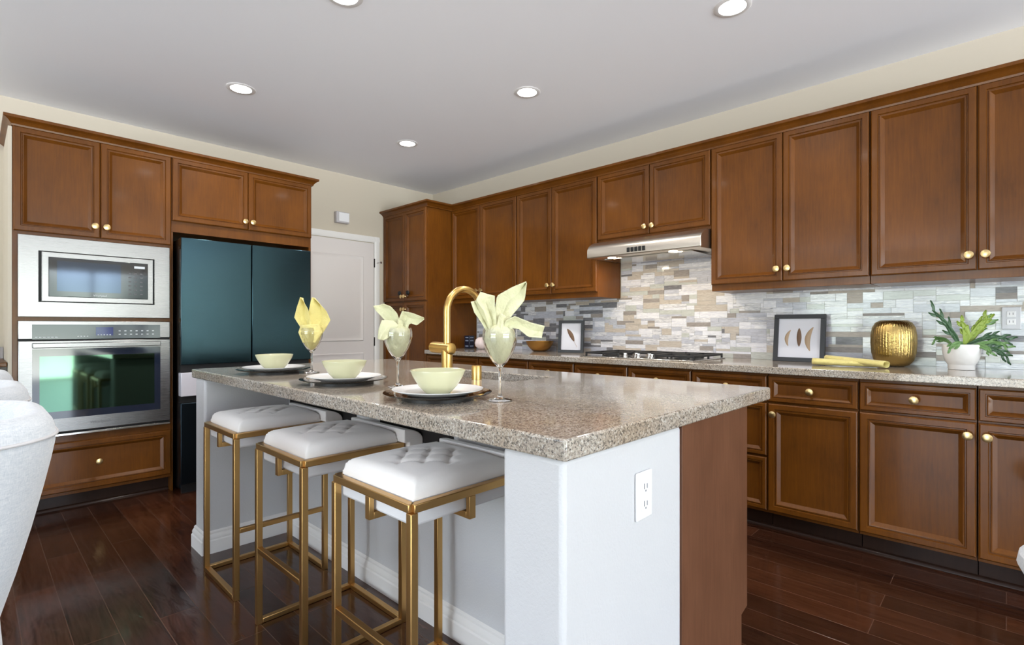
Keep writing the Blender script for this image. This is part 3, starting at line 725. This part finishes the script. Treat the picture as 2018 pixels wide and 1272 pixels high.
def goblet(x, y, label):
    pr = [(0, .001), (.036, .001), (.037, .002), (.034, .004), (.012, .008), (.0055, .016), (.004, .03), (.0038, .07), (.0045, .092), (.009, .100), (.022, .114), (.036, .136), (.046, .160), (.0515, .182), (.0515, .198), (.048, .214),
          (.0468, .214), (.0502, .198), (.0502, .182), (.0447, .161), (.0347, .137), (.021, .116), (.008, .1025), (0, .101)]
    return single('wine_goblet', G().lathe(pr, (0, 0, 0), 48), GLASS, label, 'goblet', (x, y, .9142), 'goblets with napkins on the island', world=False, smooth=50)
def petal(g, pts, wid, cup=.25, twist=0, nu=8, nv=16, m=0, edge=0):
    """pts: (right, up, toward camera); wid: half widths along it"""
    P = [Vector(p) for p in pts]
    def at(t):
        k = t * (len(P) - 1); i = min(int(k), len(P) - 2); f = k - i
        a, b, c, d = P[max(i-1, 0)], P[i], P[i+1], P[min(i+2, len(P)-1)]
        return .5 * ((2*b) + (c-a)*f + (2*a-5*b+4*c-d)*f*f + (3*b-a-3*c+d)*f**3)
    def wat(t):
        k = t * (len(wid) - 1); i = min(int(k), len(wid) - 2); f = k - i; return wid[i]*(1-f) + wid[i+1]*f
    def fn(u, v):
        p = at(v); d = (at(min(1, v+.02)) - at(max(0, v-.02))).normalized(); sd = Vector((d.y, -d.x, 0)).normalized(); nrm = sd.cross(d)
        tw = twist * v; s2 = sd * cos(tw) + nrm * sin(tw); n2 = nrm * cos(tw) - sd * sin(tw); w = wat(v); q = (u - .5) * 2
        r = p + s2 * w * q + n2 * (w * cup * abs(q) ** 1.15 + .003 * sin(q * 6 + v * 9) * min(1, v * 3))
        return CR * r.x + Vector((0, 0, r.y)) - CF * r.z
    g.grid(fn, nu, nv, m)
def napkin(x, y, petals, label, mt, seed):
    g = G(); rd = random.Random(seed); ph = [rd.uniform(0, 6) for _ in range(4)]
    pr = [(0, .1035), (.008, .106), (.022, .1165), (.034, .134), (.042, .156), (.0425, .170), (.039, .188), (.033, .205), (.024, .215), (0, .205)]
    g.lathe(pr, (0, 0, 0), 64, mod=lambda t, h: .87 + .12 * sin(4 * t + ph[0] + h * 38) * (.6 + .4 * sin(7 * t + ph[1] - h * 50)))
    for p in petals: petal(g, **p)
    return single('folded_napkin', g, mt, label, 'napkin', (x, y, .9142), 'napkins in the goblets', world=False, smooth=50, solid=.0012)
def flap(g, L, R_, c, s, dep, mid, nu=8, nv=18):
    """a folded cloth corner between a left and a right edge given as photo offsets about the goblet; dep: depth toward the camera at root and tip"""
    def at(P, t):
        k = t * (len(P) - 1); i = min(int(k), len(P) - 2); f = k - i
        return P[i][0] * (1 - f) + P[i+1][0] * f, P[i][1] * (1 - f) + P[i+1][1] * f
    def fn(u, v):
        a, b2 = at(L, v), at(R_, v); x = a[0] * (1 - u) + b2[0] * u; y = a[1] * (1 - u) + b2[1] * u; q = abs(2 * u - 1)
        d = dep[0] * (1 - v) + dep[1] * v + mid * (1 - q) * min(1, v * 2.5) + .0022 * sin(u * 9 + v * 5) * min(1, 3 * v)
        return CR * ((x - c[0]) * s) + Vector((0, 0, .19 + (c[1] - y) * s)) - CF * d
    g.grid(fn, nu, nv)
def napkin(x, y, flaps, c, s, label, mt, seed):
    g = G(); rd = random.Random(seed); ph = [rd.uniform(0, 6) for _ in range(4)]
    pr = [(0, .106), (.008, .109), (.019, .119), (.0325, .138), (.0425, .161), (.0475, .182), (.0475, .196), (.043, .208), (.034, .216), (.022, .222), (.010, .226), (0, .222)]
    def md(t, h):
        w = 6 * t + ph[0] + h * 45; k = abs(((w / pi) % 2) - 1)
        return .83 + .14 * k + .03 * sin(11 * t + ph[1] - h * 80)
    g.lathe(pr, (0, 0, 0), 96, mod=md)
    for L, R_, dep, mid in flaps: flap(g, L, R_, c, s, dep, mid)
    return single('folded_napkin', g, mt, label, 'napkin', (x, y, .9142), 'napkins in the goblets', world=False, smooth=35, solid=.0012)
goblet(1.079, 1.08, 'nearest stemmed goblet, beside the near place setting')
napkin(1.079, 1.08, [
    ([(978,676),(974,640),(976,612),(979,592),(1010,574),(1037,563)], [(994,676),(1002,642),(1011,628),(1025,612),(1034,600),(1038,566)], (0, -.02), -.016),
    ([(968,676),(958,632),(939,600),(947,585)], [(984,676),(978,638),(975,612),(975,593)], (.015, .012), -.014),
    ([(964,672),(950,646),(936,626),(929,605)], [(972,668),(964,648),(954,622),(940,602)], (.022, .03), -.018),
    ([(984,674),(996,642),(1014,633),(1046,646),(1072,652)], [(996,676),(1008,656),(1022,658),(1040,673),(1066,675)], (.02, .035), -.016),
    ([(980,690),(979,650),(985,626)], [(990,690),(996,652),(998,634)], (.034, .006), .012),
    ], (985, 672), 1.527 / FPX, 'pale green napkin fanned out of the nearest goblet', NAPKG, 1)
goblet(1.061, 1.581, 'middle stemmed goblet, left of the gold faucet')
napkin(1.061, 1.581, [
    ([(776,664),(764,638),(752,623),(742,613),(738,604)], [(792,664),(789,634),(783,618),(772,605),(758,600)], (0, .02), -.016),
    ([(778,632),(758,632),(752,650),(751,668)], [(790,642),(781,654),(773,665),(764,671)], (.03, .05), .012),
    ([(780,664),(787,632),(795,614),(815,618),(838,627)], [(802,664),(807,641),(812,638),(824,642),(837,632)], (.01, .03), -.016),
    ([(780,690),(776,655),(783,630)], [(792,690),(796,655),(795,632)], (.034, .006), .012),
    ], (784, 660), 1.86 / FPX, 'pale yellow-green napkin drooping from the middle goblet', NAPKG, 2)
goblet(1.12, 2.387, 'farthest stemmed goblet, in front of the refrigerator')
napkin(1.12, 2.387, [
    ([(602,668),(592,643),(581,625),(586,605),(593,585)], [(616,668),(615,640),(611,622),(608,608),(596,587)], (0, .01), -.03),
    ([(610,668),(609,636),(608,612),(611,592),(613,585)], [(628,668),(642,646),(650,630),(642,612),(617,586)], (0, -.01), -.03),
    ([(602,674),(594,654),(598,640)], [(628,674),(640,654),(634,638)], (.034, .034), .012),
    ], (614, 655), 2.459 / FPX, 'yellow napkin standing in the farthest goblet', NAPK, 3)

# ---------------------------------------------------------------- things on the long worktop
def picture(label, name_cat, loc, rz, lean, w, h, fw):
    t = thing('shadow_box_frame', label, name_cat, loc, rz)
    t.rotation_euler = (lean, 0, rz)
    d = .024
    g = G()
    for a, b, c, e in ((0, 0, w, fw), (0, h - fw, w, h), (0, fw, fw, h - fw), (w - fw, fw, w, h - fw)): g.box(a - w/2, 0, b, c - w/2, d, e)
    obj('frame_moulding', g, BLACKF, t, world=False, bevel=.001)
    obj('mount', G().box(-w/2 + fw, .014, fw, w/2 - fw, .018, h - fw), MATB, t, world=False)
    return t
def pod(t, name, x, z, ln, wd, ang, bend, m):
    g = G(); N = 14
    def fn(u, v):
        a = (v - .5) * ln; w = wd * (sin(pi * min(1, max(0, v * .96 + .02))) ** .7); q = (u - .5) * 2
        X = w * q + bend * (1 - (2 * v - 1) ** 2); dd = .006 * (1 - q * q) * sin(pi * v)
        return (x + X * cos(ang) - a * sin(ang), .0135 - dd, z + X * sin(ang) + a * cos(ang))
    g.grid(fn, 6, N); return obj(name, g, m, t, world=False)
POD1 = mat('brown_feather', (112,84,62), .6); POD2 = mat('tan_pod', (176,150,122), .55); POD3 = mat('ivory_pod', (216,204,172), .5)
a1 = math.atan2(.42, .91)
t = picture('black shadow box frame holding a single brown feather', 'picture frame', (3.50, 2.665, .9145), -pi/2 + .30, -.10, .225, .275, .024)
pod(t, 'feather', -.005, .15, .125, .018, .55, .004, POD1)
g = G().tube([(.028, .012, .095), (.055, .012, .05)], .0012, 6); obj('quill', g, POD2, t, world=False)
t = picture('black shadow box frame holding three curved seed pods', 'picture frame', (3.575, .945, .9145), -pi/2, -.14, .292, .300, .026)
pod(t, 'seed_pod', -.056, .150, .104, .011, -.12, -.016, POD2); pod(t, 'seed_pod', .0, .155, .116, .014, .02, 0, POD1); pod(t, 'seed_pod', .07, .145, .15, .016, -.1, -.022, POD2)
t = thing('gold_bowl', 'small hammered gold bowl on the worktop left of the single-feather frame', 'bowl', (3.52, 3.02, .914))
obj('dish', G().lathe([(0, .006), (.05, .006), (.085, .030), (.112, .066), (.122, .092), (.125, .092), (.115, .062), (.088, .024), (.055, .001), (0, .001)], (0,0,0), 40), BOWLG, t, world=False)
t = thing('navy_tin', 'small navy tin with pale label bands beside the pantry', 'tin', (3.49, 3.93, .914))
obj('tin', G().box(-.036, -.036, 0, .036, .036, .13), NAVY, t, world=False, bevel=.004)
BAND = mat('grey_blue_label', (128,138,160), .5)
for z in (.02, .075, .105): obj('label_band', G().box(-.0368, -.024, z, -.0362, .020, z + .011), BAND, t, world=False); obj('label_band', G().box(-.024, -.0368, z, .020, -.0362, z + .011), BAND, t, world=False)
g = G().lathe([(0, .0), (.03, .002), (.060, .03), (.066, .060), (.056, .095), (.030, .116), (0, .120)], (0,0,0), 40, mod=lambda t, h: 1 + .06 * sin(7 * t))
single('stoneware_ornament', g, PINKW, 'small pale pink lobed ornament beside the navy tin', 'ornament', (3.46, 3.72, .9145), world=False)
# gold vase
t = thing('gold_vase', 'round ribbed gold vase on the worktop between the frame and the plant', 'vase', (3.53, .452, .914))
vp = [(r * .95, h * 1.06) for r, h in [(0, .001), (.050, .001), (.074, .010), (.094, .032), (.105, .07), (.109, .12), (.108, .165), (.101, .203), (.086, .228), (.062, .240), (.058, .240), (.058, .236), (.08, .226), (.095, .202), (.102, .165), (.102, .1), (.06, .02), (0, .01)]]
obj('vessel', G().lathe(vp, (0,0,0), 216, mod=lambda t, h: 1 + .02 * abs(sin(23 * t))), VASEG, t, world=False, smooth=60)
# rolled napkins
g = G()
def roll(g, p0, p1, r0, r1):
    a, b = Vector(p0), Vector(p1); d = (b - a); u = Vector((-d.y, d.x, 0)).normalized()
    def fn(s2, v):
        th = s2 * 2.6 * pi; rr = (r0 * (1 - v) + r1 * v) * (1 - .18 * s2)
        return a + d * v + u * (rr * cos(th) * 1.5) + Vector((0, 0, rr + rr * sin(th) * .9))
    g.grid(fn, 40, 10)
roll(g, (3.325, .80, .9155), (3.345, .50, .9155), .021, .017); roll(g, (3.41, .75, .942), (3.29, .45, .9165), .015, .020)
single('rolled_napkin', g, NAPK, 'two rolled pale yellow napkins lying in front of the gold vase', 'napkin', (3.33, .62, .914), solid=.0012, smooth=60)
# potted plant
t = thing('potted_plant', 'green staghorn fern in a white footed pot on the worktop', 'plant', (3.495, .166, .914))
pot = obj('pot', G().lathe([(0, .001), (.052, .001), (.054, .004), (.054, .024), (.056, .028), (.066, .044), (.074, .075), (.078, .108), (.077, .128), (.072, .130), (.072, .112), (.068, .08), (0, .07)], (0,0,0), 48), POTW, t, world=False)
obj('soil', G().lathe([(.0712, .112), (.05, .116), (0, .118)], (0,0,0), 32), SOIL, pot, world=False)
LEAFA = mat('dark_fern_green', (62,92,62), .5); LEAFB = mat('bright_fern_green', (134,154,56), .5); LEAFC = mat('mid_fern_green', (104,138,82), .5)
def frond(pts, wid, lobes, m, sd=0):
    """pts: (right, up, toward camera) about the pot mouth; finger lobes towards the tip like a staghorn fern"""
    g = G(); rd = random.Random(sd)
    petal(g, pts, [w * .62 for w in wid], cup=.3, nu=6, nv=18)
    P = [Vector(p) for p in pts]; L = sum((b2 - a2).length for a2, b2 in zip(P, P[1:]))
    for k in range(lobes):
        f = .38 + .58 * k / max(1, lobes - 1); q = f * (len(P) - 1); i = min(int(q), len(P) - 2); p = P[i].lerp(P[i+1], q - i); d = (P[i+1] - P[i]).normalized()
        side = 1 if k % 2 else -1; n = Vector((d.y, -d.x, 0)) * side; l = L * (.30 - .10 * f) + rd.uniform(0, .012)
        e = p + (d * .9 + n * (.42 + rd.uniform(0, .12))).normalized() * l; w = max(wid) * .26 + .002
        petal(g, [tuple(p), tuple(p.lerp(e, .55) + n * .004), tuple(e)], [w * .8, w, .0012], cup=.3, nu=4, nv=7)
    g.v = [(v[0], v[1], v[2] + .118) for v in g.v]
    return obj('leaf', g, m, t, world=False, solid=.0012, smooth=60)
frond([(-.01,0,0),(-.045,.05,.01),(-.10,.12,.02),(-.165,.185,.02)], [.007,.022,.020,.002], 6, LEAFA, 1)
frond([(.0,0,.01),(.005,.05,.02),(.0,.09,.02),(-.012,.13,.01)], [.008,.034,.030,.002], 4, LEAFB, 2)
frond([(.01,0,.0),(.05,.05,.0),(.10,.10,-.01),(.15,.155,-.02)], [.008,.030,.034,.003], 8, LEAFB, 3)
frond([(.01,0,0),(.07,.035,.02),(.135,.05,.035),(.205,.035,.045)], [.006,.016,.020,.002], 7, LEAFA, 4)
frond([(.01,0,.02),(.06,.0,.05),(.12,-.015,.06),(.18,-.055,.06)], [.006,.016,.018,.002], 8, LEAFA, 5)
frond([(-.01,0,.02),(-.05,.015,.05),(-.09,.01,.06),(-.115,-.01,.06)], [.006,.020,.022,.004], 3, LEAFC, 6)
frond([(.0,0,.03),(.03,.005,.07),(.05,-.01,.09),(.06,-.03,.095)], [.006,.020,.020,.004], 3, LEAFC, 7)
frond([(.02,0,-.02),(.07,.06,-.02),(.13,.11,-.02),(.165,.135,-.02)], [.006,.018,.018,.002], 6, LEAFC, 8)
frond([(.02,0,.02),(.08,.02,.04),(.15,.015,.05),(.19,-.005,.05)], [.006,.016,.016,.002], 5, LEAFC, 9)
frond([(-.02,0,-.02),(-.04,.03,-.05),(-.07,.04,-.06),(-.10,.03,-.05)], [.006,.016,.016,.002], 3, LEAFC, 10)
# outlet on the tiles
ou = thing('wall_outlet', 'pale double outlet on the tiles behind the potted plant', 'outlet', (WX - .012, -.018, 1.177))
obj('cover_plate', G().box(WX - .0165, -.054, 1.120, WX - .0112, .018, 1.234), mat('outlet_plate_grey', (206,207,212), .35), ou, bevel=.003)
for z in (1.197, 1.157):
    f = obj('socket', G().box(WX - .0185, -.035, z - .015, WX - .016, -.001, z + .015), PLUG, ou, bevel=.005)
    g = G(); g.box(WX - .0192, -.026, z - .004, WX - .0182, -.0235, z + .008); g.box(WX - .0192, -.013, z - .004, WX - .0182, -.0105, z + .008); obj('slot', g, SLOT, f)

# ---------------------------------------------------------------- upholstered armchairs at the left edge
def make_chair(label, loc, rz=0, group='grey armchairs in a row at the left edge'):
    t = thing('tub_chair', label, 'armchair', loc, rz, group)
    # plan of the U: back towards +X, arms run to -X
    W2, D, R = .295, .30, .20
    path = [(-D, -W2 + .0)] + [(-D + k * (2 * D - R) / 5, -W2) for k in range(1, 6)]
    path += [(D - R + R * sin(k * pi / 16), -W2 + R - R * cos(k * pi / 16)) for k in range(1, 9)]
    path += [(D, -W2 + R + k * (2 * (W2 - R)) / 4) for k in range(1, 4)]
    path += [(x, -y) for x, y in path[13::-1]]
    n = len(path); cs = []; T = .085
    for i, (x, y) in enumerate(path):
        a, b = Vector(path[max(i-1, 0)]), Vector(path[min(i+1, n-1)]); d = (b - a).normalized(); nr = Vector((d.y, -d.x))
        arm = max(0, min(1, (x + D) / (1.2 * D))); H = .86 + .07 * arm * arm * (3 - 2 * arm)
        prof = [(-.15, .30), (-.095, .45), (-.04, .65), (0, H - .09), (.004, H - .055), (-.002, H - .022), (-.018, H - .004), (-.040, H), (-.064, H - .008), (-.080, H - .03), (-T, H - .07), (-T - .02, .62), (-T - .07, .44), (-T - .11, .30)]
        cs.append([(x + nr.x * o, y + nr.y * o, z) for o, z in prof])
    g = G(); m = len(cs[0]); vs = [v for c in cs for v in c]
    fs = [(i*m+k, i*m+(k+1) % m, (i+1)*m+(k+1) % m, (i+1)*m+k) for i in range(n-1) for k in range(m)] + [tuple(range(m)), tuple((n-1)*m + k for k in range(m))[::-1]]
    g.add(vs, fs); obj('shell', g, FABRIC, t, world=False, smooth=70, sub=1)
    pp = []
    for i, (x, y) in enumerate(path):
        a, b = Vector(path[max(i-1, 0)]), Vector(path[min(i+1, n-1)]); d = (b - a).normalized(); nr = Vector((d.y, -d.x))
        arm = max(0, min(1, (x + D) / (1.2 * D))); H = .86 + .07 * arm * arm * (3 - 2 * arm); pp.append((x + nr.x * .003, y + nr.y * .003, H - .055))
    obj('piping', G().tube(pp, .004, 8), PIPING, t, world=False)
    obj('seat_cushion', G().box(-D - .01, -W2 + .1, .36, D - .11, W2 - .1, .50), FABRIC, t, world=False, bevel=.03, seg=4)
    obj('seat_frame', G().box(-D, -W2 + .08, .26, D - .09, W2 - .08, .355), FABRIC, t, world=False, bevel=.01)
    for sx, sy in ((-1,-1), (-1,1), (1,-1), (1,1)):
        g = G().tube([(sx * (D - .11), sy * (W2 - .11), 0), (sx * (D - .13), sy * (W2 - .13), .258)], [.012, .02], 10); obj('leg', g, LEGW, t, world=False)
    return t
ch = make_chair('nearest pale grey armchair, large at the lower left edge', (-.155, 1.80, 0))
dup(ch, (-.155, 2.62, 0), 'second pale grey armchair, its rounded back showing behind the nearest one')
dup(ch, (-.165, 3.35, 0), 'farthest pale grey armchair, a sliver in front of the dark sideboard')
# a matching stool just inside the right edge
t = thing('upholstered_ottoman', 'grey fabric ottoman on a pale leg, a sliver at the lower right edge', 'ottoman', (2.313, -.263, 0))
obj('cushion', G().lathe([(0, .34), (.19, .34), (.225, .355), (.24, .385), (.235, .415), (.21, .436), (.12, .446), (0, .448)], (0,0,0), 40), FABRIC, t, world=False)
for k in range(4):
    a = YAW + pi / 4 + k * pi / 2; obj('leg', G().tube([(.17 * cos(a), .17 * sin(a), 0), (.17 * cos(a), .17 * sin(a), .345)], [.016, .026], 12), LEGW, t, world=False)
